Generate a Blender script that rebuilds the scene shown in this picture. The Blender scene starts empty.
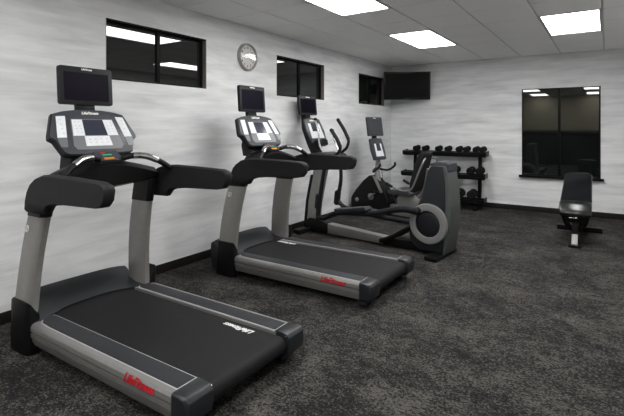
import bpy, bmesh, math, random
from mathutils import Vector, Matrix
R = math.radians
SC = bpy.context.scene
COL = SC.collection
random.seed(7)

# ------------------------------------------------------------ camera, world, exposure
cd = bpy.data.cameras.new('camera'); cam = bpy.data.objects.new('camera', cd); COL.objects.link(cam)
cam.location = (3.66, 0, 1.425); cam.rotation_euler = (R(90), 0, R(33.45))
cd.sensor_width = 36; cd.lens = 36 * 448 / 624; cd.shift_y = -(208 - 127.7) / 624
cd.clip_start = 0.05; cd.clip_end = 60
SC.camera = cam
w = bpy.data.worlds.new('night'); SC.world = w; w.use_nodes = True
w.node_tree.nodes['Background'].inputs[0].default_value = (0.004, 0.006, 0.010, 1)
w.node_tree.nodes['Background'].inputs[1].default_value = 1.0
SC.view_settings.view_transform = 'Standard'; SC.view_settings.look = 'None'
SC.view_settings.exposure = 1.11; SC.view_settings.gamma = 1; SC.view_settings.use_curve_mapping = False
PANEL = 9.0                      # radiance of the ceiling light diffusers

# room: left wall x=0, back wall y=L
L, H, XR, YF = 8.44, 2.655, 4.75, -2.6

# ------------------------------------------------------------ materials
M = {}
def nt(name):
    m = bpy.data.materials.new(name); m.use_nodes = True; M[name] = m
    t = m.node_tree; b = t.nodes['Principled BSDF']
    return m, t, b
def mat(name, col, rough=.5, metal=0, spec=.5, var=.06, scale=30, bump=0, coat=0, emit=0, rvar=.06):
    m, t, b = nt(name)
    n = t.nodes.new('ShaderNodeTexNoise'); n.inputs['Scale'].default_value = scale; n.inputs['Detail'].default_value = 4
    tc = t.nodes.new('ShaderNodeTexCoord'); t.links.new(tc.outputs['Object'], n.inputs['Vector'])
    r = t.nodes.new('ShaderNodeValToRGB')
    r.color_ramp.elements[0].position = .3; r.color_ramp.elements[1].position = .7
    r.color_ramp.elements[0].color = [c * (1 - var) for c in col] + [1]
    r.color_ramp.elements[1].color = [min(1, c * (1 + var)) for c in col] + [1]
    t.links.new(n.outputs['Fac'], r.inputs['Fac']); t.links.new(r.outputs['Color'], b.inputs['Base Color'])
    mr = t.nodes.new('ShaderNodeMapRange'); mr.inputs['To Min'].default_value = max(0, rough - rvar); mr.inputs['To Max'].default_value = min(1, rough + rvar)
    t.links.new(n.outputs['Fac'], mr.inputs['Value']); t.links.new(mr.outputs[0], b.inputs['Roughness'])
    b.inputs['Metallic'].default_value = metal; b.inputs['Specular IOR Level'].default_value = spec
    b.inputs['Coat Weight'].default_value = coat
    if bump:
        bp = t.nodes.new('ShaderNodeBump'); bp.inputs['Strength'].default_value = bump; bp.inputs['Distance'].default_value = .002
        n2 = t.nodes.new('ShaderNodeTexNoise'); n2.inputs['Scale'].default_value = scale * 12; t.links.new(tc.outputs['Object'], n2.inputs['Vector'])
        t.links.new(n2.outputs['Fac'], bp.inputs['Height']); t.links.new(bp.outputs[0], b.inputs['Normal'])
    if emit:
        b.inputs['Emission Color'].default_value = (*col, 1); b.inputs['Emission Strength'].default_value = emit
    return m
mat('silver', (0.2639, 0.26, 0.2541), .42, .55, bump=.05)
mat('silver_paint', (0.2691, 0.2639, 0.2536), .42, .5, bump=.05)
mat('dark_plastic', (0.0067, 0.0075, 0.0097), .48, spec=0.28, bump=.15)
mat('black_plastic', (.004, .004, .0045), .45, spec=0.2, bump=.15)
mat('soft_grip', (0.0088, 0.0088, 0.0096), .62, spec=0.25, bump=.3)
mat('slate_plastic', (.0125, .0145, .0175), .38, spec=0.45, bump=.12)
mat('inlay', (0.018, 0.0198, 0.0234), .55, spec=.3, bump=.35)
mat('inlay_line', (0.385, 0.392, 0.399), .5)
mat('belt', (0.0072, 0.0072, 0.0081), .62, spec=.22, bump=.5, scale=60)
mat('panel_grey', (0.036, 0.04, 0.048), .38, spec=0.35, bump=.1)
mat('panel_mid', (0.117, 0.126, 0.135), .4)
mat('key_white', (0.62, 0.64, 0.67), .45)
mat('key_mark', (.42, .44, .47), .5)
mat('lcd', (.03, .034, .05), .12, var=.02)
mat('tv_screen', (.003, .003, .0035), .10, spec=.12, var=.02, rvar=.02)
mat('grey_screen', (.035, .037, .042), .35, spec=.3)
mat('screen', (.003, .002, .007), .30, spec=.07, var=.02, rvar=.02)
mat('chrome', (.62, .62, .62), .16, 1.0, rvar=.03)
mat('red_mark', (.40, .012, .02), .45)
mat('white_mark', (.75, .75, .73), .5)
mat('orange', (.50, .19, .035), .4)
mat('green', (.02, .35, .18), .4)
mat('greenish_grey', (.058, .064, .062), .42, bump=.1)
mat('ring_grey', (0.16, 0.16, 0.16), .45)
mat('vinyl', (.0035, .004, .005), .15, spec=.32, rvar=.03, bump=.2, scale=40)
mat('seat_gloss', (.0035, .004, .005), .28, spec=.55, var=.02, rvar=.01)
mat('seat_vinyl', (.05, .052, .055), .45, spec=0.3, bump=.2)
mat('rubber', (.007, .007, .0075), .7, spec=0.12, bump=.3)
mat('iron', (.010, .010, .011), .42, spec=0.3, bump=.2)
mat('frame_black', (.005, .005, .0055), .4, spec=0.08)
mat('jamb', (.20, .185, .175), .6, bump=.1)
mat('clock_face', (.70, .70, .68), .6, var=.02)
mat('clock_rim', (.38, .37, .35), .35, .6)
mat('ink', (.02, .02, .02), .6)
mat('light_frame', (.5, .5, .5), .5)
mat('tv_black', (.004, .004, .005), .3, spec=0.3, rvar=.03)
mat('baseboard', (.012, .010, .010), .5, spec=0.25, bump=.1)

def emitter(name, col, s):
    m, t, b = nt(name)
    n = t.nodes.new('ShaderNodeTexNoise'); n.inputs['Scale'].default_value = 400
    mr = t.nodes.new('ShaderNodeMapRange'); mr.inputs['To Min'].default_value = s * .97; mr.inputs['To Max'].default_value = s * 1.03
    t.links.new(n.outputs['Fac'], mr.inputs['Value']); t.links.new(mr.outputs[0], b.inputs['Emission Strength'])
    b.inputs['Base Color'].default_value = (.8, .8, .8, 1); b.inputs['Emission Color'].default_value = (*col, 1)
emitter('diffuser', (1.0, .985, .96), PANEL)

def clear_glass(name, tint=(1, 1, 1)):
    m = bpy.data.materials.new(name); m.use_nodes = True; M[name] = m; t = m.node_tree
    t.nodes.remove(t.nodes['Principled BSDF'])
    f = t.nodes.new('ShaderNodeFresnel'); f.inputs[0].default_value = 1.55
    tr = t.nodes.new('ShaderNodeBsdfTransparent'); tr.inputs[0].default_value = (*tint, 1)
    gl = t.nodes.new('ShaderNodeBsdfGlossy'); gl.inputs['Roughness'].default_value = .01
    mx = t.nodes.new('ShaderNodeMixShader'); t.links.new(f.outputs[0], mx.inputs[0]); t.links.new(tr.outputs[0], mx.inputs[1]); t.links.new(gl.outputs[0], mx.inputs[2])
    t.links.new(mx.outputs[0], t.nodes['Material Output'].inputs[0])
clear_glass('clear_glass')
m, t, b = nt('night_glass')
n = t.nodes.new('ShaderNodeTexNoise'); n.inputs['Scale'].default_value = 2.0
tc = t.nodes.new('ShaderNodeTexCoord'); t.links.new(tc.outputs['Object'], n.inputs['Vector'])
r = t.nodes.new('ShaderNodeValToRGB'); r.color_ramp.elements[0].color = (.004, .005, .005, 1); r.color_ramp.elements[1].color = (.011, .013, .0125, 1)  # dark glass, its base colour lifted to imitate the reflected right wall
t.links.new(n.outputs['Fac'], r.inputs[0]); t.links.new(r.outputs[0], b.inputs['Base Color'])
b.inputs['Roughness'].default_value = .015; b.inputs['Specular IOR Level'].default_value = .95

def wall_material(name, axis):
    """pale grey wallpaper with soft horizontal brushed streaks; axis = the world axis the streaks run along"""
    m, t, b = nt(name); N = t.nodes.new; K = t.links.new
    tc = N('ShaderNodeTexCoord')
    def noise(sx, sz, detail, rough=.55, dist=0):
        mp = N('ShaderNodeMapping'); mp.inputs['Scale'].default_value = (sx, sx, sz); K(tc.outputs['Object'], mp.inputs['Vector'])
        n = N('ShaderNodeTexNoise'); n.inputs['Scale'].default_value = 1; n.inputs['Detail'].default_value = detail
        n.inputs['Roughness'].default_value = rough; n.inputs['Distortion'].default_value = dist
        K(mp.outputs[0], n.inputs['Vector']); return n.outputs['Fac']
    a = noise(1.6, 11, 5, .55, .3); c = noise(2.4, 40, 4, .6, .3); d = noise(.45, 1.6, 2)
    def madd(x, k, y):
        q = N('ShaderNodeMath'); q.operation = 'MULTIPLY_ADD'; K(x, q.inputs[0]); q.inputs[1].default_value = k
        if isinstance(y, (int, float)): q.inputs[2].default_value = y
        else: K(y, q.inputs[2])
        return q.outputs[0]
    v = madd(a, .66, madd(c, .16, madd(d, .18, 0.0)))
    r = N('ShaderNodeValToRGB'); e = r.color_ramp.elements
    e[0].position = .34; e[0].color = (.56, .573, .590, 1); e[1].position = .64; e[1].color = (.80, .809, .822, 1)
    q = e.new(.50); q.color = (.70, .711, .726, 1)
    K(v, r.inputs[0]); K(r.outputs[0], b.inputs['Base Color']); b.inputs['Roughness'].default_value = .72
    b.inputs['Specular IOR Level'].default_value = .3
    bp = N('ShaderNodeBump'); bp.inputs['Strength'].default_value = .08; bp.inputs['Distance'].default_value = .002
    K(c, bp.inputs['Height']); K(bp.outputs[0], b.inputs['Normal'])
wall_material('wallpaper', 'x')
mat('plain_wall', (.70, .70, .70), .8, bump=.1)

mat('olive_wall', (.30, .28, .21), .8, bump=.1)
def carpet_material():
    m, t, b = nt('carpet'); N = t.nodes.new; K = t.links.new
    tc = N('ShaderNodeTexCoord')
    def noise(sx, sy, detail, rough=.6, dist=0):
        mp = N('ShaderNodeMapping'); mp.inputs['Scale'].default_value = (sx, sy, 1); K(tc.outputs['Object'], mp.inputs['Vector'])
        n = N('ShaderNodeTexNoise'); n.inputs['Scale'].default_value = 1; n.inputs['Detail'].default_value = detail
        n.inputs['Roughness'].default_value = rough; n.inputs['Distortion'].default_value = dist
        K(mp.outputs[0], n.inputs['Vector']); return n.outputs['Fac']
    def madd(x, k, y):
        q = N('ShaderNodeMath'); q.operation = 'MULTIPLY_ADD'; K(x, q.inputs[0]); q.inputs[1].default_value = k
        if isinstance(y, (int, float)): q.inputs[2].default_value = y
        else: K(y, q.inputs[2])
        return q.outputs[0]
    big = noise(2.6, 3.0, 3, .6, .5); mid = noise(17, 20, 5, .78, .2); fine = noise(62, 80, 2, .85)
    v = madd(big, .40, madd(mid, .60, madd(fine, .95, -.47)))
    r = N('ShaderNodeValToRGB'); e = r.color_ramp.elements
    e[0].position = .41; e[0].color = (.0075, .0073, .008, 1); e[1].position = .625; e[1].color = (.084, .0785, .072, 1)
    q = e.new(.505); q.color = (.020, .0193, .019, 1)
    K(v, r.inputs[0]); K(r.outputs[0], b.inputs['Base Color']); b.inputs['Roughness'].default_value = .95
    b.inputs['Specular IOR Level'].default_value = .15
    bp = N('ShaderNodeBump'); bp.inputs['Strength'].default_value = .5; bp.inputs['Distance'].default_value = .004
    K(fine, bp.inputs['Height']); K(bp.outputs[0], b.inputs['Normal'])
carpet_material()
mat('ceiling_tile', (.90, .90, .885), .9, var=.04, scale=90, bump=.3)
mat('ceiling_grid', (.6, .6, .58), .6)

# ------------------------------------------------------------ mesh helpers
def catmull(pts, n=6, closed=False):
    P = [Vector(p) for p in pts]
    if len(P) < 3 or n < 2: return P
    out = []; m = len(P)
    rng = range(m if closed else m - 1)
    for i in rng:
        p1, p2 = P[i], P[(i + 1) % m]
        p0 = P[(i - 1) % m] if (closed or i > 0) else p1 * 2 - p2
        p3 = P[(i + 2) % m] if (closed or i + 2 < m) else p2 * 2 - p1
        for k in range(n):
            s = k / n
            out.append(.5 * ((2 * p1) + (p2 - p0) * s + (2 * p0 - 5 * p1 + 4 * p2 - p3) * s * s + (3 * p1 - p0 - 3 * p2 + p3) * s ** 3))
    if not closed: out.append(P[-1])
    return out

class MB:
    def __init__(s): s.bm = bmesh.new()
    def _merge(s, b2, mx=None):
        me = bpy.data.meshes.new('tmp'); b2.to_mesh(me); b2.free()
        if mx is not None: me.transform(mx)
        s.bm.from_mesh(me); bpy.data.meshes.remove(me)
    def _bev(s, b, w, ang=25, seg=2):
        if w:
            es = [e for e in b.edges if len(e.link_faces) == 2 and e.calc_face_angle(0) > R(ang)]
            bmesh.ops.bevel(b, geom=es, offset=w, segments=seg, affect='EDGES', profile=.6, clamp_overlap=True)
    def box(s, x0, x1, y0, y1, z0, z1, bev=0, mx=None, seg=2):
        b = bmesh.new(); bmesh.ops.create_cube(b, size=1)
        for v in b.verts: v.co = Vector(((x0 + x1) / 2 + v.co.x * (x1 - x0), (y0 + y1) / 2 + v.co.y * (y1 - y0), (z0 + z1) / 2 + v.co.z * (z1 - z0)))
        s._bev(b, bev, seg=seg); s._merge(b, mx); return s
    def prism(s, pts, axis, a, c, bev=0, mx=None, inset=None, ang=25, seg=2):
        """polygon pts (2-D) extruded along axis 'x','y' or 'z' from a to c"""
        b = bmesh.new()
        f3 = {'y': lambda u, v, q: (u, q, v), 'x': lambda u, v, q: (q, u, v), 'z': lambda u, v, q: (u, v, q)}[axis]
        A = [b.verts.new(f3(u, v, a)) for u, v in pts]; C = [b.verts.new(f3(u, v, c)) for u, v in (inset or pts)]
        n = len(pts)
        b.faces.new(A[::-1]); b.faces.new(C)
        for i in range(n): b.faces.new((A[i], A[(i + 1) % n], C[(i + 1) % n], C[i]))
        bmesh.ops.recalc_face_normals(b, faces=b.faces)
        s._bev(b, bev, ang, seg); s._merge(b, mx); return s
    def tube(s, pts, r, n=12, smooth=6, squash=1.0, closed=False, mx=None, cap=True):
        P = catmull(pts, smooth, closed); m = len(P)
        if isinstance(r, (list, tuple)):
            k = len(r) - 1; rr = [r[min(k, int(i / (m - 1) * k))] + (r[min(k, int(i / (m - 1) * k) + 1)] - r[min(k, int(i / (m - 1) * k))]) * ((i / (m - 1) * k) % 1) for i in range(m)]
        else: rr = [r] * m
        b = bmesh.new(); rings = []; up = None
        for i, p in enumerate(P):
            a = P[(i + 1) % m] if (closed or i < m - 1) else P[i]; z = P[i - 1] if (closed or i > 0) else P[i]
            d = (a - z).normalized()
            if up is None:
                up = Vector((0, 0, 1)) if abs(d.z) < .9 else Vector((1, 0, 0))
            up = (up - d * up.dot(d)).normalized(); sd = d.cross(up)
            rings.append([b.verts.new(p + sd * math.cos(q) * rr[i] + up * math.sin(q) * rr[i] * squash) for q in (2 * math.pi * k / n for k in range(n))])
        for i in range(m if closed else m - 1):
            A, C = rings[i], rings[(i + 1) % m]
            for k in range(n): b.faces.new((A[k], A[(k + 1) % n], C[(k + 1) % n], C[k]))
        if not closed and cap:
            for ring, pc, q in ((rings[0], P[0], P[0] - P[1]), (rings[-1], P[-1], P[-1] - P[-2])):
                q = q.normalized() * (ring[0].co - pc).length * .45
                inner = [b.verts.new(pc + (v.co - pc) * .6 + q) for v in ring]
                for k in range(n): b.faces.new((ring[k], ring[(k + 1) % n], inner[(k + 1) % n], inner[k]))
                b.faces.new(inner)
        bmesh.ops.recalc_face_normals(b, faces=b.faces); s._merge(b, mx); return s
    def lathe(s, prof, c, axis='z', n=32, mx=None):
        """prof: (radius, height) list; closed at the ends"""
        b = bmesh.new(); rings = []
        f3 = {'z': lambda x, y, q: (x, y, q), 'y': lambda x, y, q: (x, q, y), 'x': lambda x, y, q: (q, x, y)}[axis]
        for r_, q in prof:
            rings.append([b.verts.new(Vector(c) + Vector(f3(r_ * math.cos(2 * math.pi * k / n), r_ * math.sin(2 * math.pi * k / n), q))) for k in range(n)])
        for A, C in zip(rings, rings[1:]):
            for k in range(n): b.faces.new((A[k], A[(k + 1) % n], C[(k + 1) % n], C[k]))
        if prof[0][0] > 0: b.faces.new(rings[0])
        if prof[-1][0] > 0: b.faces.new(rings[-1])
        bmesh.ops.remove_doubles(b, verts=b.verts, dist=1e-6)
        bmesh.ops.recalc_face_normals(b, faces=b.faces); s._merge(b, mx); return s
    def sheet(s, prof, c, n=48):
        b = bmesh.new(); rings = []
        for r_, q in prof: rings.append([b.verts.new(Vector(c) + Vector((q, r_ * math.cos(2 * math.pi * k / n), r_ * math.sin(2 * math.pi * k / n)))) for k in range(n)] if r_ else [b.verts.new(Vector(c) + Vector((q, 0, 0)))])
        for A, C in zip(rings, rings[1:]):
            for k in range(n):
                b.faces.new((A[k], A[(k + 1) % n], C[(k + 1) % n], C[k]) if len(C) > 1 else (A[k], A[(k + 1) % n], C[0]))
        s._merge(b); return s
    def ring(s, c, r0, r1, a, d, axis='y', n=40, mx=None):
        return s.lathe_open([(r0, a), (r1, a), (r1, d), (r0, d)], c, axis, n, mx)
    def lathe_open(s, prof, c, axis, n, mx=None):
        b = bmesh.new(); rings = []
        f3 = {'z': lambda x, y, q: (x, y, q), 'y': lambda x, y, q: (x, q, y), 'x': lambda x, y, q: (q, x, y)}[axis]
        for r_, q in prof:
            rings.append([b.verts.new(Vector(c) + Vector(f3(r_ * math.cos(2 * math.pi * k / n), r_ * math.sin(2 * math.pi * k / n), q))) for k in range(n)])
        m = len(rings)
        for i in range(m):
            A, C = rings[i], rings[(i + 1) % m]
            for k in range(n): b.faces.new((A[k], A[(k + 1) % n], C[(k + 1) % n], C[k]))
        bmesh.ops.recalc_face_normals(b, faces=b.faces); s._merge(b, mx); return s
    def loft(s, secs, bev=0, mx=None, ang=25):
        """list of equally long closed 3-D loops"""
        b = bmesh.new(); rs = [[b.verts.new(p) for p in sec] for sec in secs]; n = len(rs[0])
        for A, C in zip(rs, rs[1:]):
            for k in range(n): b.faces.new((A[k], A[(k + 1) % n], C[(k + 1) % n], C[k]))
        b.faces.new(rs[0]); b.faces.new(rs[-1])
        bmesh.ops.recalc_face_normals(b, faces=b.faces); s._bev(b, bev, ang); s._merge(b, mx); return s
    def text(s, body, size, mx, ext=.0008, shear=.0, bold=.0):
        cu = bpy.data.curves.new('t', 'FONT'); cu.body = body; cu.size = size; cu.extrude = ext; cu.shear = shear; cu.offset = bold
        cu.align_x = 'CENTER'; cu.align_y = 'CENTER'; cu.resolution_u = 3
        o = bpy.data.objects.new('t', cu); COL.objects.link(o)
        me = bpy.data.meshes.new_from_object(o.evaluated_get(bpy.context.evaluated_depsgraph_get()))
        bpy.data.objects.remove(o); bpy.data.curves.remove(cu)
        me.transform(mx); s.bm.from_mesh(me); bpy.data.meshes.remove(me); return s
    def build(s, name, m, parent=None, sharp=38, label=None):
        me = bpy.data.meshes.new(name); s.bm.to_mesh(me); s.bm.free()
        me.polygons.foreach_set('use_smooth', [True] * len(me.polygons)); me.set_sharp_from_angle(angle=R(sharp))
        me.materials.append(M[m] if isinstance(m, str) else m)
        o = bpy.data.objects.new(name, me); COL.objects.link(o)
        if parent: o.parent = parent
        if label: o['label'] = label
        return o

def frame(origin, u, v):
    """matrix with local x->u, y->v, z->u x v"""
    u = Vector(u).normalized(); v = Vector(v).normalized(); n = u.cross(v)
    return Matrix(((u.x, v.x, n.x, origin[0]), (u.y, v.y, n.y, origin[1]), (u.z, v.z, n.z, origin[2]), (0, 0, 0, 1)))
def thing(name, label, cat, loc=(0, 0, 0), rz=0, group=None):
    o = bpy.data.objects.new(name, None); COL.objects.link(o); o.empty_display_size = .1
    o.location = loc; o.rotation_euler = (0, 0, rz); o['label'] = label; o['category'] = cat
    if group: o['group'] = group
    return o
def tag(o, label, cat, group=None):
    o['label'] = label; o['category'] = cat
    if group: o['group'] = group
    return o
def struct(o): o['kind'] = 'structure'; return o
def copy_tree(o, parent=None):
    c = o.copy(); COL.objects.link(c); c.parent = parent
    for ch in [q for q in bpy.data.objects if q.parent == o]: copy_tree(ch, c)
    return c
def rrect(w, h, r, n=4, cx=0, cy=0):
    p = []
    for (sx, sy, a0) in ((1, 1, 0), (-1, 1, 90), (-1, -1, 180), (1, -1, 270)):
        for k in range(n + 1):
            a = R(a0 + 90 * k / n); p.append((cx + sx * (w / 2 - r) + r * math.cos(a), cy + sy * (h / 2 - r) + r * math.sin(a)))
    return p

# ------------------------------------------------------------ room shell
WIN = [(2.272, 3.447), (4.69, 5.88), (7.03, 8.10)]; WZ0, WZ1 = 1.85, 2.387
b = MB(); T = .16
ys = [YF] + [q for a in WIN for q in a] + [L]
b.box(-T, 0, YF, L, -.02, WZ0); b.box(-T, 0, YF, L, WZ1, H + .1)
for i in range(0, len(ys), 2): b.box(-T, 0, ys[i], ys[i + 1], WZ0, WZ1)
struct(b.build('wall_left', 'wallpaper'))
bx0, bx1, bz0, bz1 = 2.422, 3.564, .615, 2.087
b = MB(); b.box(-T, XR + T, L, L + T, -.02, bz0); b.box(-T, XR + T, L, L + T, bz1, H + .1); b.box(-T, bx0, L, L + T, bz0, bz1); b.box(bx1, XR + T, L, L + T, bz0, bz1)
struct(b.build('wall_back', 'wallpaper'))
struct(MB().box(0, XR, YF, YF + .03, .0, 1.32, .004).build('added_dark_panel', 'frame_black'))  # unseen panel, added to darken the lower half of the back window's reflection
struct(MB().box(XR, XR + T, YF, L, -.02, H + .1).build('wall_right', 'plain_wall'))
struct(MB().box(-T, XR + T, YF - T, YF, -.02, H + .1).build('wall_front', 'olive_wall'))
struct(MB().box(0, XR, YF, L, -.08, 0).build('floor', 'carpet'))

# baseboards
struct(MB().box(0, .012, YF, L, 0, .088, .004).build('baseboard_left', 'baseboard'))
struct(MB().box(.012, XR, L - .012, L, 0, .088, .004).build('baseboard_back', 'baseboard'))

# suspended ceiling: tiles between recessed grid bars
PX, PY, Y0 = .6015, .61, 5.52 - .61 * 14
b = MB(); lights = []
LROWS = [Y0 + .61 * k for k in (1, 5, 10, 14)]  # first, rearmost row is added fill to brighten the left wall
def is_light(i, y):
    return i in (2, 5) and any(abs(y - ly) < .1 or abs(y - ly - .61) < .1 for ly in LROWS)
i = 0
while i * PX < XR:
    j = 0
    while Y0 + j * PY < L:
        x0, x1 = i * PX, min((i + 1) * PX, XR); y0, y1 = max(Y0 + j * PY, YF), min(Y0 + (j + 1) * PY, L)
        if y1 > YF and y1 - y0 > .03 and not is_light(i, Y0 + j * PY):
            b.box(x0 + .010, x1 - .010, y0 + .005, y1 - .005, H, H + .02, .003, seg=1)
        j += 1
    i += 1
struct(b.build('ceiling', 'ceiling_tile'))
b = MB()
i = 0
while i * PX < XR + .1:
    b.box(i * PX - .012, i * PX + .012, YF, L, H + .008, H + .03); i += 1
j = 0
while Y0 + j * PY < L:
    if Y0 + j * PY > YF: b.box(0, XR, Y0 + j * PY - .012, Y0 + j * PY + .012, H + .0085, H + .03)
    j += 1
struct(b.build('trim_1', 'ceiling_grid'))
struct(MB().box(0, XR, YF, L, H + .07, H + .09).build('trim_3', 'ceiling_tile'))
NAMES = {(0, 3): 'ceiling light panel nearest the wall television', (0, 2): 'ceiling light panel cut off by the top edge above the clock',
         (1, 3): 'ceiling light panel above the weight bench'}
for ci, i in enumerate((2, 5)):
    for ri, ly in enumerate(LROWS):
        o = thing('ceiling_light', 'bright rectangular ' + NAMES.get((ci, ri), 'ceiling light panel out of the picture behind or beside the viewer, rearmost row added as fill'), 'ceiling light', (i * PX + PX / 2, ly + .61, H), 0, 'ceiling light panels')
        b = MB(); hx, hy = PX / 2 - .002, .607
        b.box(-hx, -hx + .028, -hy, hy, -.004, .02, .002); b.box(hx - .028, hx, -hy, hy, -.004, .02, .002)
        b.box(-hx, hx, -hy, -hy + .018, -.004, .02, .002); b.box(-hx, hx, hy - .018, hy, -.004, .02, .002)
        b.build('frame', 'light_frame', o)
        MB().box(-hx + .028, hx - .028, -hy + .018, hy - .018, .002, .01).build('diffuser', 'diffuser', o)

# windows of the left wall, recessed
for n, (a, c) in enumerate(WIN, 1):
    o = thing('window_%d' % n, 'x', 'window'); o['kind'] = 'structure'
    del o['label'], o['category']
    o['kind'] = 'structure'
    b = MB(); xi = -.065; f = .024
    b.box(xi - .03, xi + .012, a, c, WZ0, WZ0 + f, .003); b.box(xi - .03, xi + .012, a, c, WZ1 - f, WZ1, .003)
    b.box(xi - .03, xi + .012, a, a + f, WZ0, WZ1, .003); b.box(xi - .03, xi + .012, c - f, c, WZ0, WZ1, .003)
    mid = (a + c) / 2 + .005; b.box(xi - .03, xi + .014, mid - .018, mid + .018, WZ0, WZ1, .003)
    b.build('window_frame', 'frame_black', o)
    MB().box(xi - .014, xi - .006, a + .01, c - .01, WZ0 + .01, WZ1 - .01).build('pane', 'night_glass', o)
    b = MB(); b.box(xi, -.0, c - .006, c, WZ0, WZ1); b.box(xi, -.0, a, a + .006, WZ0, WZ1)
    b.build('jamb', 'jamb', o)
    b = MB(); b.box(xi, -.0, a, c, WZ1 - .014, WZ1); b.build('head_shade_strip', 'frame_black', o)  # black strip standing in for the shaded underside of the reveal
# window of the back wall, with a black sill
o = bpy.data.objects.new('window_4', None); COL.objects.link(o); o['kind'] = 'structure'
b = MB(); f = .022; yi = L + .015
b.box(bx0, bx1, L - .008, yi + .03, bz0, bz0 + f, .003); b.box(bx0, bx1, L + .004, yi + .03, bz1 - f * .6, bz1, .003)
b.box(bx0, bx0 + f * .6, L - .008, yi + .03, bz0, bz1, .003); b.box(bx1 - f, bx1, L - .008, yi + .03, bz0, bz1, .003)
mx_ = (bx0 + bx1) / 2 - .005; b.box(mx_ - .02, mx_ + .02, L - .002, yi + .03, bz0, bz1, .003); b.box(bx0, bx1, L + .003, yi + .03, 1.325, 1.362, .003)
b.build('window_frame', 'frame_black', o)
MB().box(bx0 + .01, bx1 - .01, yi + .006, yi + .012, bz0 + .01, bz1 - .01).build('pane', 'night_glass', o)
MB().box(bx0 - .04, bx1 + .045, L - .07, L, bz0 - .035, bz0 + .002, .004).build('window_sill', 'frame_black', o)

# ------------------------------------------------------------ attached video screen (treadmills, elliptical, bike)
def video_screen(parent, origin, tilt, width=.43, height=.275, name='video_screen', body='dark_plastic', face='screen'):
    """screen facing +x; origin = centre"""
    mx = Matrix.Translation(origin) @ Matrix.Rotation(-tilt, 4, 'Y')
    b = MB(); q = rrect(width, height, .018)
    b.prism(q, 'x', -.034, .0, .004, mx, ang=40)
    b.prism(rrect(width * .8, height * .75, .03), 'x', -.055, -.034, .008, mx, ang=40)
    o = b.build(name, body, parent)
    MB().prism(rrect(width * .84, height * .74, .004, cy=-.006), 'x', .0, .0015, 0, mx).build('display', face, o)
    b = MB(); b.text('LifeFitness', .019, mx @ frame((.0008, 0, height / 2 - .017), (0, 1, 0), (0, 0, 1)), .0006, .25, .0008)
    b.build('logo', 'white_mark', o)
    return o

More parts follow.
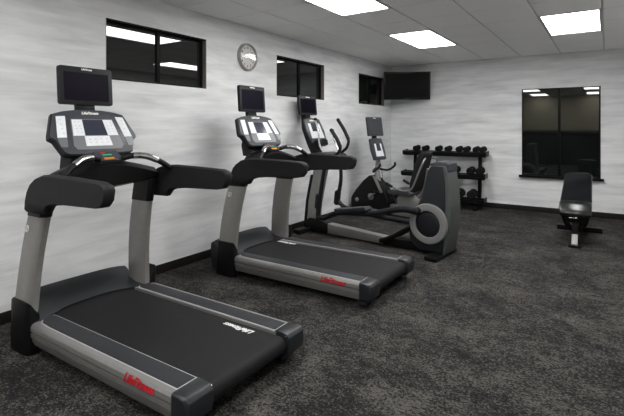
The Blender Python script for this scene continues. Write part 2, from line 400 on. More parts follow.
# ------------------------------------------------------------ treadmill
def make_treadmill():
    t = thing('treadmill', 'x', 'treadmill', (0, 1.825, 0), 0, 'treadmills facing the left wall')
    # side rails
    for s in (-1, 1):
        prof = [(.300, .085), (.300, .198), (.432, .202), (.452, .197), (.462, .182), (.463, .155), (.448, .152), (.448, .146), (.462, .143), (.461, .118), (.446, .115), (.446, .109), (.456, .106), (.452, .088), (.438, .060), (.41, .05), (.33, .05)]
        secs = []
        for x, k in ((.50, .90), (.53, 1.0), (1.995, 1.0)):
            secs.append([(x, s * (.3 + (u - .3) * (k if x < .52 else 1)), .125 + (v - .125) * (k if x < .52 else 1)) for u, v in prof])
        rail = MB().loft(secs).build('side_rail', 'silver', t, 30)
        # foot rail inlay with pale outline
        i0 = [(.63, .335), (.66, .306), (1.985, .306), (1.985, .428), (.80, .428), (.70, .42), (.65, .385)]
        i0 = [(x, s * y) for x, y in i0]
        MB().prism([(x + (.0 if x > 1.5 else 0), y) for x, y in i0], 'z', .1985, .2035, 0).build('inlay_trim', 'inlay_line', rail)
        cx, cy = 1.33, s * .37
        MB().prism([(cx + (x - cx) * .990, cy + (y - cy) * .90) for x, y in i0], 'z', .200, .2065, .002, ang=60).build('foot_rail', 'inlay', rail)
        # rear end cap
        b = MB(); pz = [(1.985, .065), (1.985, .206), (2.04, .206), (2.075, .200), (2.092, .180), (2.095, .13), (2.085, .08), (2.06, .065)]
        b.loft([[(x, s * .302, z) for x, z in pz], [(x, s * .452, z) for x, z in pz], [(1.985 + (x - 1.985) * .80, s * .466, .135 + (z - .135) * .9) for x, z in pz]], .004)
        b.box(1.95, 2.03, *sorted((s * .31, s * .44)), .02, .05, .006)
        ec = b.build('end_cap', 'slate_plastic', t)
        MB().lathe([(.0, -.003), (.008, -.003), (.008, .003), (0, .003)], (2.07, s * .30, .185), 'y', 10).build('screw', 'chrome', ec)
        if s < 0:
            b = MB(); b.text('LifeFitness', .056, frame((1.74, -.4635, .172), (1, 0, 0), (0, .18, 1)), .0015, .35, .0022)
            b.build('logo', 'red_mark', rail, label='red maker name on the silver rail')
    # deck and belt
    b = MB(); b.box(.43, 2.0, -.30, .30, .09, .165, .004); b.box(.25, 1.95, -.25, .25, .03, .09, .004)
    b.build('deck', 'black_plastic', t)
    pts = [(.44, .186), (1.2, .187), (2.03, .187)] + [(2.03 + .052 * math.sin(R(a)), .135 + .052 * math.cos(R(a))) for a in range(15, 181, 15)] + [(1.95, .084), (1.94, .090), (2.02, .094)]
    b = MB()
    top = pts[:-3]; low = [(1.9, .084), (1.9, .165)]
    b.prism(top + low + [(.44, .165)], 'y', -.290, .287, 0)
    belt = b.build('belt', 'belt', t, 50)
    b = MB(); b.text('LifeFitness', .056, frame((1.755, .235, .1878), (-1, 0, 0), (0, -1, 0)), .0006, .35, .0015)
    lg = b.build('belt_logo', 'white_mark', belt, label='white maker name printed on the belt')
    # motor hood: curved cover between the columns, cut away in an arc over the belt
    b = MB(); secs = []
    N = 17
    for k in range(N):
        y = -.42 + .84 * k / (N - 1); e = abs(y) / .445
        back = .66 if e > .78 else .535 + .125 * (e / .78) ** 3
        zt = .305 - .03 * e ** 4; zb = .207 if e > .62 else .197
        g = back - .50
        secs.append([(.32, y, .03), (.30, y, .12), (.295, y, zt - .07), (.30, y, zt - .015), (.315, y, zt), (.34, y, zt - .008), (.385, y, zt - .04), (.42 + g * .2, y, .236), (.45 + g * .6, y, .212), (back, y, zb), (back, y, .17), (.47, y, .03)])
    b.loft(secs); b.build('motor_cover', 'slate_plastic', t, 50)
    # base feet / boots around the columns
    for s in (-1, 1):
        b = MB()
        lo = [(.40, .385), (.63, .385), (.66, .41), (.66, .47), (.61, .490), (.45, .490), (.42, .47)]
        hi = [(.425, .395), (.62, .395), (.65, .41), (.66, .462), (.63, .482), (.46, .482), (.435, .462)]
        b.loft([[(x, s * y, 0.0) for x, y in lo], [(x, s * y, .13) for x, y in lo], [(x * .5 + X * .5, s * (y + Y) / 2, .22) for (x, y), (X, Y) in zip(lo, hi)], [(X, s * Y, .33 if Y > .43 else .26) for X, Y in hi]], .014, ang=30)
        b.build('column_boot', 'black_plastic', t)
        # column: leans back a little and inwards
        def sec(z):
            k = (z - .2) / .78; x0 = .435 + .135 * k - .03 * math.sin(math.pi * k); x1 = .65 + .125 * k - .03 * math.sin(math.pi * k); q_ = .045 if s > 0 else .0; y0 = .408 - .045 * k - q_; y1 = .478 - .05 * k - q_
            return [(x0 + .02, s * y0, z), (x1 - .02, s * y0, z), (x1, s * (y0 + .012), z), (x1, s * (y1 - .02), z), (x1 - .03, s * y1, z), (x0 + .03, s * y1, z), (x0, s * (y1 - .02), z), (x0, s * (y0 + .012), z)]
        cg = MB().loft([sec(z) for z in (.2, .35, .5, .65, .8, .96)]).build('column', 'silver_paint', t, 50)
        def cs(z):
            c_ = sec(z); mx_, my_ = sum(p[0] for p in c_) / 8, sum(p[1] for p in c_) / 8
            return [(mx_ + (p[0] - mx_) * 1.05, my_ + (p[1] - my_) * 1.12, z) for p in c_]
        MB().loft([cs(.865), cs(.93), cs(1.0), cs(1.04)], .003).build('column_collar', 'black_plastic', cg, 50)
        if s < 0:
            mx = frame((.585, -.4505, .785), (1, 0, .0), (.19, .0, 1))
            b = MB(); b.lathe_open([(.020, -.001), (.0235, -.001), (.0235, .003), (.020, .003)], (0, 0, 0), 'z', 24, mx)
            b.box(-.003, .003, -.014, .006, 0, .002, 0, mx); b.box(-.012, .012, .001, .005, 0, .002, 0, mx); b.lathe([(.004, 0), (.004, .003)], (.0, .011, 0), 'z', 10, mx)
            b.box(-.010, -.004, -.015, -.010, 0, .002, 0, mx); b.box(.004, .010, -.015, -.010, 0, .002, 0, mx)
            b.build('emblem', 'white_mark', cg)
        # arm rest with swept elbow
        ap = [(.605, .895), (.612, .955), (.635, 1.02), (.675, 1.075), (.735, 1.115), (.815, 1.138), (.92, 1.145), (1.13, 1.142), (1.42, 1.134), (1.465, 1.122), (1.48, 1.095), (1.468, 1.035), (1.440, 1.002), (1.37, .990), (1.05, .978), (.93, .965), (.87, .945), (.835, .90)]
        b = MB(); ya, yb = .412, .478
        c0 = (1.0, 1.06)
        ins = [(c0[0] + (x - c0[0]) * .985, c0[1] + (z - c0[1]) * .88) for x, z in ap]
        b.loft([[(x, s * ya, z) for x, z in ins], [(x, s * (ya + .016), z) for x, z in ap], [(x, s * (yb - .016), z) for x, z in ap], [(x, s * yb, z) for x, z in ins]])
        b.build('arm_rest', 'soft_grip', t, 50)
    # cross member under the console and neck
    b = MB(); secs = []
    for k in range(13):
        y = -.40 + .80 * k / 12; e = abs(y) / .40; zt = 1.205 - .085 * e ** 1.5; zb = 1.0 + .03 * e; xr = .80 - .02 * e
        fx = .15 * e ** 3
        secs.append([(.58 + fx * .5, y, zb + .01), (.55 + fx, y, zb + .06), (.58 + fx, y, zt - .02), (.63 + fx * .6, y, zt), (xr - .05, y, zt - .005), (xr, y, zt - .04), (xr - .01, y, zb + .02), (xr - .06, y, zb)])
    b.loft(secs); b.build('cross_beam', 'black_plastic', t, 45)
    b = MB()
    b.loft([[(.56, -.24, 1.14), (.68, -.20, 1.14), (.68, .20, 1.14), (.56, .24, 1.14)], [(.50, -.20, 1.24), (.60, -.18, 1.24), (.60, .18, 1.24), (.50, .20, 1.24)], [(.46, -.11, 1.44), (.52, -.11, 1.44), (.52, .11, 1.44), (.46, .11, 1.44)]], .01)
    b.build('console_neck', 'dark_plastic', t)
    # console panel, a sloping shield
    x0, z0, x1, z1 = .50, 1.545, .66, 1.255; dl = math.hypot(x1 - x0, z1 - z0)
    CX = frame((x0, 0, z0), (0, 1, 0), ((x0 - x1) / dl, 0, (z0 - z1) / dl))     # local x = along y, local y = up the slope, z = outward
    OUTS = .965
    out = [(-.27, -.03), (-.20, -.010), (-.10, .004), (0, .008), (.10, .004), (.20, -.010), (.27, -.03), (.325, -.185), (.330, -.215), (.30, -.235), (.262, -.33), (.235, -.345), (0, -.352), (-.235, -.345), (-.262, -.33), (-.30, -.235), (-.330, -.215), (-.325, -.185)]
    out = [(x * OUTS, y) for x, y in out]
    flip = frame((0, 0, 0), (1, 0, 0), (0, 1, 0))
    b = MB(); b.prism([(x * 1.03, -.17 + (y + .17) * 1.03) for x, y in out], 'z', -.045, -.004, .008, CX, ang=30)
    con = b.build('console', 'dark_plastic', t)
    face = MB(); face.prism(out, 'z', -.004, .010, .006, CX, ang=30); fo = face.build('console_face', 'panel_grey', con)
    b = MB(); b.prism([(-.155, -.055), (-.135, -.048), (.135, -.048), (.155, -.055), (.185, -.285), (.165, -.315), (-.165, -.315), (-.185, -.285)], 'z', .010, .0135, 0, CX); b.build('key_panel', 'panel_mid', con)
    b = MB(); b.prism([(-.158, -.050), (-.135, -.042), (.135, -.042), (.158, -.050), (.160, -.074), (-.160, -.074)], 'z', .0132, .0145, 0, CX)
    b.build('key_panel_header', 'panel_grey', con)
    for s in (-1, 1):
        MB().prism([(s * .150, -.080), (s * .078, -.080), (s * .086, -.208), (s * .168, -.208)], 'z', .0132, .0155, 0, CX).build('keypad', 'key_white', con)
        MB().prism([(s * .250, -.055), (s * .188, -.052), (s * .215, -.22), (s * .278, -.22)], 'z', .010, .0135, 0, CX).build('keypad', 'key_white', con)
        MB().prism([(s * .215, -.223), (s * .278, -.223), (s * .270, -.290), (s * .225, -.295)], 'z', .010, .0135, 0, CX).build('keypad_base', 'panel_mid', con)
    MB().prism([(-.092, -.212), (.092, -.212), (.098, -.290), (-.098, -.290)], 'z', .0132, .0155, 0, CX).build('keypad', 'key_white', con)
    MB().prism([(-.075, -.082), (.075, -.082), (.083, -.205), (-.083, -.205)], 'z', .0132, .0158, 0, CX).build('lcd_display', 'lcd', con)
    b = MB()
    for r_ in range(4):
        for s in (-1, 1):
            for c_ in range(2): b.box(s * (.105 + c_ * .03) - .005, s * (.105 + c_ * .03) + .005, -.103 - r_ * .027, -.097 - r_ * .027, .0155, .0162, 0, CX)
            b.box(s * .232 - .008, s * .232 + .008, -.085 - r_ * .035, -.080 - r_ * .035, .0135, .0142, 0, CX)
    for c_ in range(4):
        for r_ in range(2): b.box(-.07 + c_ * .042, -.054 + c_ * .042, -.240 - r_ * .027, -.234 - r_ * .027, .0155, .0162, 0, CX)
    b.build('key_markings', 'key_mark', con)
    b = MB(); b.text('LifeFitness', .030, CX @ frame((0, -.024, .0105), (1, 0, 0), (0, 1, 0)), .0006, .3, .001); b.build('logo', 'white_mark', con)
    # activity zone pod on the cross beam
    AX = frame((.745, 0, 1.232), (0, 1, 0), (-.80, 0, .60))
    b = MB(); b.prism([(-.085, .055), (.085, .055), (.105, -.03), (.085, -.052), (-.085, -.052), (-.105, -.03)], 'z', -.05, 0, .008, AX, ang=30); pod = b.build('control_pod', 'panel_grey', t)
    MB().box(-.045, -.01, .018, .034, 0, .004, .001, AX).build('stop_button', 'red_mark', pod, label='small red button')
    MB().box(-.04, .03, -.004, .010, 0, .004, .001, AX).build('green_button', 'green', pod, label='green button strip')
    MB().box(-.045, .03, -.048, -.026, -.003, .006, .002, AX).build('stop_bar', 'orange', pod, label='orange stop bar')
    # heart rate handlebar
    for s in (-1, 1):
        hb = MB().tube([(.78, s * .09, 1.21), (.81, s * .16, 1.225), (.85, s * .25, 1.215), (.885, s * .33, 1.175), (.91, s * .39, 1.13)], .021, 12, 6).build('handlebar', 'black_plastic', t)
        MB().tube([(.808, s * .155, 1.225), (.825, s * .20, 1.2245), (.85, s * .25, 1.215), (.877, s * .312, 1.186)], .0235, 12, 4, cap=False).build('pulse_sensor', 'chrome', hb)
    # screen mount and screen
    b = MB(); b.prism([(.455, 1.50), (.50, 1.50), (.475, 1.63), (.435, 1.66)], 'y', -.075, .06, .004); b.build('screen_mount', 'black_plastic', t)
    video_screen(t, (.485, 0, 1.728), R(4), .40)
    return t, lg
tm, lg = make_treadmill()
tm['label'] = 'grey and silver treadmill nearest the viewer, under the wide high window'
t2 = copy_tree(tm); t2.location = (.04, 3.61, 0)
t2['label'] = 'grey and silver treadmill in the middle, below the wall clock'
def kids(o): return [q for q in bpy.data.objects if q.parent == o]
for q in kids(t2):
    if q.name.startswith('belt'):
        for g in kids(q):
            if g.name.startswith('belt_logo'): g.location = (-1.02, .03, 0)

# ------------------------------------------------------------ elliptical trainer
def make_elliptical():
    t = thing('elliptical_trainer', 'black elliptical trainer with a tall rear housing and pale ring, beyond the treadmills', 'elliptical trainer', (.22, 5.18, 0), R(-6))
    MB().box(-.06, .06, -.31, .31, .012, .065, .012).build('front_foot', 'black_plastic', t)
    b = MB(); b.box(1.84, 1.98, -.33, .24, .012, .05, .012); b.build('rear_foot', 'black_plastic', t)
    for x, y in ((0, -.27), (0, .27), (1.95, -.29), (1.91, .20)):
        MB().lathe([(.03, 0), (.03, .008), (.022, .014)], (x, y, 0), 'z', 16).build('levelling_foot', 'rubber', t)
    b = MB(); b.prism([(-.07, .03), (-.07, .12), (.02, .19), (.16, .19), (.34, .15), (.34, .03)], 'y', -.075, .075, .012)
    b.build('front_housing', 'black_plastic', t); b = MB(); b.prism([(1.18, .02), (1.18, .10), (1.7, .13), (1.7, .02)], 'y', -.07, .07, .01); b.build('base_housing', 'black_plastic', t)
    b = MB(); b.prism([(.32, .015), (.32, .15), (1.2, .105), (1.2, .015)], 'y', -.06, .06, .016); b.build('base_rail', 'silver', t)
    # front column
    def sec(x0, x1, hy, z): return [(x0, -hy, z), (x1, -hy, z), (x1, hy, z), (x0, hy, z)]
    b = MB(); b.loft([sec(-.06, .13, .055, .08), sec(-.03, .17, .05, .40), sec(.06, .25, .045, .75), sec(.10, .32, .045, 1.0)], .015); b.build('column', 'silver_paint', t)
    b = MB(); b.loft([sec(-.085, -.03, .06, .06), sec(-.05, .0, .055, .42), sec(.03, .08, .05, .78)], .01); b.build('column_spine', 'black_plastic', t)
    # pivot housing
    b = MB(); b.prism([(.08, .96), (.07, 1.03), (.13, 1.08), (.28, 1.10), (.42, 1.08), (.50, 1.03), (.48, .97), (.38, .94), (.18, .93)], 'y', -.17, .17, .02, ang=20); hub = b.build('pivot_housing', 'slate_plastic', t)
    MB().box(.20, .34, -.175, -.165, .99, 1.02, .004).build('label_plate', 'white_mark', hub)
    for s in (-1, 1): MB().lathe([(.055, -.03), (.06, -.02), (.06, .02), (.055, .03)], (.40, s * .20, 1.02), 'y', 20).build('pivot_cap', 'black_plastic', hub)
    # neck
    b = MB(); b.loft([[(x, y, z) for x, y in ((x0, -.045), (x1, -.045), (x1, .045), (x0, .045))] for x0, x1, z in ((.06, .22, 1.02), (-.04, .10, 1.2), (-.13, -.02, 1.4), (-.15, -.05, 1.60), (-.12, -.05, 1.70))], .01); b.build('console_neck', 'dark_plastic', t)
    # console
    x0, z0, x1, z1 = .01, 1.555, .165, 1.22; dl = math.hypot(x1 - x0, z1 - z0)
    CX = frame((x0, 0, z0), (0, 1, 0), ((x0 - x1) / dl, 0, (z0 - z1) / dl))
    b = MB(); b.prism([(-.165, -.01), (0, .01), (.165, -.01), (.19, -.2), (.16, -.36), (-.16, -.36), (-.19, -.2)], 'z', -.03, .0, .01, CX); con = b.build('console', 'panel_grey', t)
    MB().prism([(-.12, -.08), (.12, -.08), (.135, -.30), (-.135, -.30)], 'z', 0, .003, 0, CX).build('keypad', 'key_white', con)
    MB().prism([(-.07, -.075), (.07, -.075), (.075, -.20), (-.075, -.20)], 'z', .003, .005, 0, CX).build('lcd_display', 'lcd', con)
    b = MB(); b.text('LifeFitness', .032, CX @ frame((0, -.035, .0005), (1, 0, 0), (0, 1, 0)), .0006, .3, .001); b.build('logo', 'white_mark', con)
    b = MB(); b.prism([(-.12, -.34), (.12, -.34), (.10, -.42), (-.10, -.42)], 'z', -.02, .05, .008, CX); b.build('accessory_tray', 'black_plastic', con)
    video_screen(t, (-.05, 0, 1.735), R(6), .375, .265)
    # swinging arms
    for s in (-1, 1):
        dx = .02 if s < 0 else -.05; dz = 0 if s < 0 else 0
        hp = [(.42, 1.02), (.54, 1.05), (.645, 1.11), (.675, 1.19), (.62, 1.285), (.53, 1.40)] if s < 0 else [(.30, 1.02), (.36, 1.09), (.44, 1.16), (.465, 1.27), (.39, 1.40), (.285, 1.54)]
        a = MB().tube([(u, s * (.22 + .02 * (i_ > 0)), v) for i_, (u, v) in enumerate(hp)], .020, 12, 6).build('moving_arm', 'dark_plastic', t)
        MB().tube([(u, s * .24, v) for u, v in hp[-3:]], .024, 12, 4).build('grip', 'soft_grip', a)
        b = MB()
        b.tube([(.40 + dx, s * .21, 1.0), (.36, s * .21, .7), (.30, s * .21, .35 if s < 0 else .44), (.30, s * .21, .22 if s < 0 else .40)], [.024, .026, .03, .034], 12, 5, 1.0)
        b.tube([(.31, s * .21, .54), (.29, s * .21, .38)], .045, 12, 1)
        b.build('lower_lever', 'dark_plastic', t)
        if s < 0:
            path = [(.30, s * .215, .25), (.42, s * .22, .26), (.60, s * .225, .345), (1.1, s * .225, .40), (1.50, s * .225, .50), (1.72, s * .225, .505)]
            ped = [(.63, .36), (1.06, .43)]
        else:
            path = [(.30, s * .215, .42), (.42, s * .22, .34), (.70, s * .22, .30), (1.1, s * .22, .275), (1.45, s * .21, .27), (1.62, s * .18, .30)]
            ped = [(.62, .315), (1.02, .295)]
        lk = MB().tube(path, [.034, .032, .034, .038, .044, .052], 12, 5, .85).build('pedal_link', 'dark_plastic', t)
        (xa, za), (xb, zb) = ped
        b = MB(); b.prism([(xa, za), (xa - .02, za + .05), (xa + .05, za + .055), (xb, zb + .05), (xb + .03, zb + .02), (xb, zb - .005)], 'y', s * .22 - .075, s * .22 + .075, .012); b.build('pedal', 'slate_plastic', lk)
    # fixed inner handles
    for s, pth in ((-1, [(.30, -.10, 1.08), (.24, -.11, 1.2), (.22, -.11, 1.36), (.17, -.11, 1.53)]), (1, [(.42, .10, 1.08), (.34, .11, 1.22), (.29, .11, 1.38)])):
        fh = MB().tube(pth, .012, 10, 5).build('fixed_handle', 'chrome', t)
        e = pth[-1]; MB().lathe([(.0, 0), (.02, .004), (.024, .02), (.016, .035), (0, .038)], (e[0], e[1], e[2] - .01), 'z', 14).build('handle_knob', 'black_plastic', fh)
    # rear housing
    pr = [(1.69, .05), (1.57, .14), (1.555, .28), (1.63, .48), (1.70, .62), (1.75, .80), (1.785, .94), (1.82, 1.0), (1.88, 1.015), (1.98, 1.015), (1.99, .80), (1.995, .57), (1.985, .30), (1.965, .05)]
    b = MB(); b.prism(pr, 'y', -.13, .13, .022, ang=20, seg=3); tw = b.build('rear_housing', 'slate_plastic', t, 50)
    pb = [(1.965, .04), (1.985, .30), (1.995, .57), (1.99, .82), (1.97, 1.0), (1.995, 1.005), (2.02, .95), (2.05, .75), (2.062, .55), (2.05, .30), (2.01, .12), (1.985, .04)]
    MB().prism(pb, 'y', -.133, .133, .02, ang=30, seg=3).build('rear_cover', 'greenish_grey', tw, 50)
    b = MB(); b.prism([(1.80, 1.0), (1.82, 1.03), (1.88, 1.047), (1.99, 1.052), (2.03, 1.03), (2.03, .95), (2.015, .93), (2.0, 1.0)], 'y', -.125, .125, .014, ang=20); b.build('top_cap', 'panel_grey', tw)
    MB().lathe_open([(.145, -.195), (.145, -.172), (.222, -.148), (.225, -.165), (.215, -.19), (.16, -.200)], (1.815, 0, .365), 'y', 48).build('drive_ring', 'ring_grey', tw)
    MB().lathe([(.0, -.19), (.10, -.19), (.135, -.182), (.15, -.165), (.15, -.125)], (1.815, 0, .365), 'y', 40).build('crank_disc', 'dark_plastic', tw)
    MB().lathe_open([(.145, .195), (.145, .172), (.222, .148), (.225, .165), (.215, .19), (.16, .200)], (1.815, 0, .365), 'y', 48).build('drive_ring', 'ring_grey', tw)
    MB().lathe([(.0, .19), (.10, .19), (.135, .182), (.15, .165), (.15, .125)], (1.815, 0, .365), 'y', 40).build('crank_disc', 'dark_plastic', tw)
    b = MB(); b.tube([(1.16, -.085, .06), (1.32, -.095, .13), (1.50, -.12, .24), (1.62, -.15, .31)], .028, 10, 4); b.tube([(1.16, .085, .06), (1.32, .095, .13), (1.62, .15, .31)], .028, 10, 4)
    b.build('ramp_link', 'black_plastic', t)
    return t
make_elliptical()

# ------------------------------------------------------------ recumbent bike
def make_bike():
    t = thing('recumbent_bike', 'black recumbent exercise bike with seat and silver side handle, behind the elliptical trainer', 'exercise bike', (.1, 6.75, 0), R(-8))
    b = MB(); b.prism([(.02, .03), (-.03, .15), (-.025, .27), (.08, .41), (.22, .56), (.34, .655), (.44, .60), (.56, .50), (.66, .36), (.70, .25), (.68, .03)], 'y', -.12, .12, .025, ang=20, seg=3)
    body = b.build('drive_housing', 'black_plastic', t, 50)
    for x, z, r_ in ((.10, .235, .035), (.375, .31, .055)):
        for s in (-1, 1): MB().lathe([(0, s * .132), (r_ * .7, s * .132), (r_, s * .124), (r_, s * .10)], (x, 0, z), 'y', 24).build('hub_cap', 'silver_paint', body)
    for s in (-1, 1):
        dz, dx = (.10, .14) if s < 0 else (-.10, -.14)
        cr = MB().tube([(.375, s * .145, .31), (.375 + dx, s * .15, .31 + dz)], .014, 10, 1).build('crank_arm', 'silver_paint', t)
        MB().box(.375 + dx - .05, .375 + dx + .05, s * .16 - (.09 if s < 0 else 0), s * .16 + (.09 if s > 0 else 0), .295 + dz, .325 + dz, .008).build('pedal', 'rubber', cr)
    MB().box(.0, .10, -.27, .27, .0, .06, .012).build('front_foot', 'black_plastic', t)
    MB().box(1.42, 1.52, -.27, .27, .0, .06, .012).build('rear_foot', 'black_plastic', t)
    MB().prism([(.6, .06), (.6, .22), (1.5, .15), (1.5, .04)], 'y', -.055, .055, .014).build('seat_rail', 'silver', t)
    # post
    b = MB(); b.tube([(.46, 0, .45), (.43, 0, .62), (.42, 0, .78), (.44, 0, .95)], [.05, .045, .035, .03], 12, 4); b.build('console_post', 'silver_paint', t)
    MB().prism([(.40, .66), (.47, .64), (.60, .40), (.56, .38)], 'y', -.128, -.118, .003).build('housing_trim', 'silver_paint', body)
    x0, z0, x1, z1 = .40, 1.25, .50, .90; dl = math.hypot(x1 - x0, z1 - z0)
    CX = frame((x0, 0, z0), (0, 1, 0), ((x0 - x1) / dl, 0, (z0 - z1) / dl))
    b = MB(); b.prism([(-.16, 0), (0, .008), (.16, 0), (.185, -.2), (.16, -.355), (-.16, -.355), (-.185, -.2)], 'z', -.05, .0, .012, CX); con = b.build('console', 'panel_grey', t)
    MB().prism([(-.10, -.09), (.10, -.09), (.11, -.30), (-.11, -.30)], 'z', 0, .003, 0, CX).build('keypad', 'key_white', con)
    MB().prism([(-.055, -.085), (.055, -.085), (.06, -.21), (-.06, -.21)], 'z', .003, .005, 0, CX).build('lcd_display', 'lcd', con)
    MB().box(.34, .38, -.05, .05, 1.2, 1.36, .006).build('screen_mount', 'black_plastic', t)
    video_screen(t, (.385, 0, 1.445), R(8), .43, .31, body='panel_grey', face='grey_screen')
    b = MB(); b.tube([(.62, -.22, .85), (.60, -.24, .80), (.50, -.22, .73), (.43, -.12, .74), (.42, 0, .77), (.43, .12, .74), (.50, .22, .73), (.60, .24, .80), (.62, .22, .85)], .018, 10, 5); b.build('front_handlebar', 'dark_plastic', t)
    # seat on its carriage
    MB().prism([(.86, .16), (.84, .34), (.92, .40), (1.14, .40), (1.2, .30), (1.16, .15)], 'y', -.10, .10, .02).build('seat_carriage', 'silver_paint', t)
    MB().prism([(.76, .41), (.75, .455), (.80, .475), (1.12, .465), (1.16, .44), (1.14, .40), (.84, .395)], 'y', -.23, .23, .018, ang=20).build('seat', 'seat_vinyl', t)
    b = MB(); b.prism([(1.08, .46), (1.10, .62), (1.165, .82), (1.235, 1.02), (1.27, 1.065), (1.32, 1.06), (1.325, 1.02), (1.27, .82), (1.20, .60), (1.155, .45)], 'y', -.155, .155, .03, ang=20, seg=3); b.build('backrest', 'soft_grip', t)
    b = MB(); b.tube([(1.15, 0, .35), (1.26, 0, .5), (1.32, 0, .8)], .025, 10, 4); b.build('backrest_post', 'silver_paint', t)
    for s in (-1, 1):
        h_ = MB().tube([(.76, s * .26, .57), (.88, s * .26, .515), (1.02, s * .26, .48), (1.14, s * .26, .49), (1.21, s * .255, .56), (1.29, s * .24, .76), (1.36, s * .22, .93), (1.34, s * .12, .97)], .0135, 10, 6).build('side_handle', 'silver', t)
        MB().tube([(.755, s * .26, .572), (.80, s * .26, .55), (.86, s * .26, .523)], .021, 10, 3).build('grip', 'soft_grip', h_)
    MB().tube([(.47, .0, .90), (.50, .02, .70), (.505, .03, .55)], .004, 6, 4).build('cable', 'rubber', t)
    return t
make_bike()

# ------------------------------------------------------------ dumbbell rack
rk = thing('dumbbell_rack', 'black three-tier dumbbell rack against the back wall', 'dumbbell rack', (0, 8.1, 0))
RX0, RX1 = .40, 1.90
TIERS = [(.985, .10), (.60, .02), (.185, -.06)]        # shelf height, centre offset in y from rack origin
for x in (.56, 1.76):
    b = MB(); b.prism([(-.20, 0), (.26, 0), (.26, .05), (-.20, .05)], 'x', x - .03, x + .03, .006)
    b.prism([(.13, .04), (.19, .04), (.26, .955), (.20, .955)], 'x', x - .03, x + .03, .006)
    for z, yo in TIERS: b.prism([(yo - .12, z - .035), (.24, z - .01), (.24, z - .06), (yo - .12, z - .065)], 'x', x - .025, x + .025, .004)
    b.build('upright', 'frame_black', rk)
TA = R(4)
for z, yo in TIERS:
    b = MB()
    for q in (-.075, .075):
        cy, cz = yo + q * math.cos(TA), z + q * math.sin(TA)
        mx = Matrix.Translation((0, cy, cz)) @ Matrix.Rotation(TA, 4, 'X')
        b.box(RX0, RX1, -.035, .035, -.006, .006, .002, mx); b.box(RX0, RX1, (-.035 if q < 0 else .025), (-.025 if q < 0 else .035), -.070, .002, .002, mx)
    b.build('shelf_rail', 'frame_black', rk)
    for x in (RX0, RX1): MB().prism([(yo - .13, z - .06), (yo - .13, z + .01), (yo + .13, z + .03), (yo + .13, z - .05)], 'x', x - .008, x + .008, .003).build('end_plate', 'frame_black', rk)
def make_dumbbell():
    t = thing('dumbbell', 'x', 'dumbbell')
    MB().tube([(0, -.06, 0), (0, -.03, 0), (0, 0, 0), (0, .03, 0), (0, .06, 0)], [.014, .014, .017, .014, .014], 12, 3).build('handle', 'chrome', t)
    for s in (-1, 1):
        MB().lathe([(0, s * .045), (.036, s * .045), (.052, s * .051), (.056, s * .060), (.056, s * .088), (.050, s * .098), (.030, s * .102), (.028, s * .098), (0, s * .098)], (0, 0, 0), 'y', 20).build('head', 'rubber', t)
    return t
db = make_dumbbell(); first = True
ORD = ['leftmost', 'second from left', 'third from left', 'fourth from left', 'fifth from left', 'third from right', 'second from right', 'rightmost']
from math import atan
def xat(px, y, z=None):      # x on the vertical plane y where the photograph's column px falls
    a = atan((px - 312) / 448) - R(33.45); return 3.66 + y * math.tan(a)
SP = [(0, .9, p, ORD[i] + ' of eight small dumbbells on the rack top tier') for i, p in enumerate((415, 424, 437.3, 446.9, 458, 465.6, 475.2, 481.8))]
SP += [(1, 1.15, 454.5, 'medium dumbbell on the middle rack tier, partly behind tall grey housing'), (1, 1.15, 469.7, 'medium dumbbell between two others on the middle rack tier'), (1, 1.15, 479.0, 'medium dumbbell at the right end of the middle rack tier')]
SP += [(2, 1.35, 458.5, 'large dumbbell on the lowest rack tier, partly behind tall grey housing'), (2, 1.4, 471.0, 'large dumbbell at the right of the lowest rack tier')]
for k, (ti, sc, px, lab) in enumerate(SP):
    o = db if first else copy_tree(db); first = False
    z, yo = TIERS[ti]; r_ = .056 * sc
    o.scale = (sc, 1, sc); o.rotation_euler = (TA, 0, 0)
    zz = z + .0075 + r_ / math.cos(TA)
    o.location = (xat(px, 8.1 + yo - .1), 8.1 + yo - math.sin(TA) * .03, zz)
    o['label'] = 'black ' + lab; o['group'] = 'dumbbells on the rack'

# ------------------------------------------------------------ television in the corner
tvc = Vector((.475, 8.09, 2.222)); tvw, tvh = .875, .53
tv = thing('television', 'black flat television hung high in the corner beside the small window', 'television', tvc, math.atan2(.42, .76))
TM = Matrix.Rotation(R(5), 4, 'X')
b = MB(); b.box(-tvw / 2, tvw / 2, -.02, .02, -tvh / 2, tvh / 2, .008, TM); b.box(-tvw / 2 + .08, tvw / 2 - .08, .02, .055, -tvh / 2 + .06, tvh / 2 - .08, .015, TM)
cab = b.build('cabinet', 'tv_black', tv)
MB().box(-tvw / 2 + .03, tvw / 2 - .03, -.0215, -.02, -tvh / 2 + .045, tvh / 2 - .03, 0, TM).build('display', 'tv_screen', tv)
MB().box(-.04, .04, -.0222, -.02, -tvh / 2 + .015, -tvh / 2 + .023, 0, TM).build('badge', 'panel_mid', tv)
b = MB(); b.box(-.08, .08, .05, .075, -.08, .08, .003); b.tube([(0, .06, 0), (.01, .20, 0), (0, .365, 0)], .02, 10, 3); b.box(-.10, .10, -.02, .0, -.10, .10, .003, Matrix.Translation((0, .385, 0)) @ Matrix.Rotation(-math.atan2(.42, .76), 4, 'Z'))
b.build('wall_arm', 'frame_black', tv)

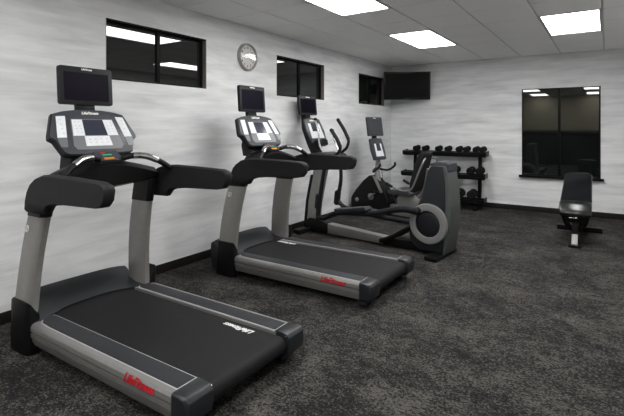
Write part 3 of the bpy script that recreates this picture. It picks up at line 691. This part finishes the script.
# ------------------------------------------------------------ wall clock
ck = thing('wall_clock', 'round white wall clock with a silver rim between two high windows', 'clock', (0, 4.10, 2.281))
MB().lathe_open([(.140, .0), (.168, .0), (.166, .03), (.156, .042), (.146, .038), (.142, .02)], (0, 0, 0), 'x', 48).build('rim', 'clock_rim', ck)
MB().lathe([(.145, .0), (.145, .016)], (0, 0, 0), 'x', 48).build('clock_face', 'clock_face', ck)
b = MB()
for k in range(1, 13):
    a = R(90 - 30 * k); b.text(str(k), .036, frame((.0165, .112 * math.cos(a), .112 * math.sin(a)), (0, 1, 0), (0, 0, 1)), .0005, 0, .001)
for k in range(60):
    a = R(6 * k); mx = Matrix.Rotation(a, 4, 'X'); b.box(.0165, .0172, -.0008, .0008, .133, .140, 0, mx)
b.build('numerals', 'ink', ck)
def hand(ang, ln, wd, x): return MB().prism([(-wd, -.02), (wd, -.02), (wd * .6, ln), (-wd * .6, ln)], 'x', x, x + .0015, 0, Matrix.Rotation(R(ang), 4, 'X'))
hand(83, .108, .0045, .020).build('minute_hand', 'ink', ck); hand(-114, .075, .006, .022).build('hour_hand', 'ink', ck)
MB().sheet([(.144, .031), (.10, .0323), (.05, .0330), (0, .0332)], (0, 0, 0)).build('clock_glass', 'clear_glass', ck)

# ------------------------------------------------------------ weight bench
bn = thing('weight_bench', 'black padded weight bench with raised back, standing under the large window', 'weight bench', (3.33, 6.13, 0))
BA = R(25)
mxb = Matrix.Translation((0, .235, .455)) @ Matrix.Rotation(BA, 4, 'X')
def pad(w0, w1, ln, th, mx, y0=0):
    pts = [(-w0 / 2 + .02, y0), (w0 / 2 - .02, y0), (w0 / 2, y0 + .03), (w1 / 2, y0 + ln - .05), (w1 / 2 - .04, y0 + ln), (-w1 / 2 + .04, y0 + ln), (-w1 / 2, y0 + ln - .05), (-w0 / 2, y0 + .03)]
    return MB().prism(pts, 'z', 0, th, .018, mx, ang=30, seg=3)
pad(.34, .315, .75, .06, mxb).build('back_pad', 'vinyl', bn, 50)
b = MB(); hw = .17
def padsec(x, k):
    p = [(.05, .365), (.035, .385), (.045, .415), (.085, .455), (.13, .495), (.18, .525), (.235, .53), (.25, .50), (.23, .46), (.14, .40), (.09, .37)]
    c = (.14, .45); return [(x, c[0] + (u - c[0]) * k, c[1] + (v - c[1]) * k) for u, v in p]
b.loft([padsec(-hw, .8), padsec(-hw + .015, 1), padsec(hw - .015, 1), padsec(hw, .8)]); b.build('seat_pad', 'seat_gloss', bn, 60)
b = MB(); b.prism([(.04, .0), (.04, .05), (.12, .34), (.30, .44), (.52, .50), (.52, .40), (.34, .30), (.24, .18), (1.08, .06), (1.08, .01)], 'x', -.035, .035, .006); b.build('main_frame', 'frame_black', bn)
MB().box(-.27, .27, 1.03, 1.11, .0, .065, .01).build('rear_crossbar', 'frame_black', bn)
MB().box(-.065, .065, .0, .07, .0, .03, .006).build('front_foot', 'rubber', bn)
MB().prism([(.0, .03), (.0, .05), (.10, .20), (.13, .19), (.05, .03)], 'x', -.032, .032, .004).build('front_plate', 'silver', bn, label='bright chrome plate on the front leg')
b = MB(); b.tube([(-.12, .12, .37), (-.10, .14, .28), (-.04, .16, .2), (.04, .16, .2), (.10, .14, .28), (.12, .12, .37)], .032, 10, 4); b.box(-.12, .12, .10, .30, .28, .38, .02); b.build('seat_bracket', 'frame_black', bn)
MB().lathe([(.0, -.05), (.006, -.04), (.006, .04), (0, .04)], (-.02, .06, .345), 'x', 12).build('pivot_rod', 'chrome', bn)
b = MB(); b.box(-.05, .05, .05, .60, -.03, .0, .006, mxb); b.tube([(0, .70, .63), (0, .88, .34), (0, 1.04, .06)], .025, 10, 2); b.build('back_support', 'frame_black', bn)
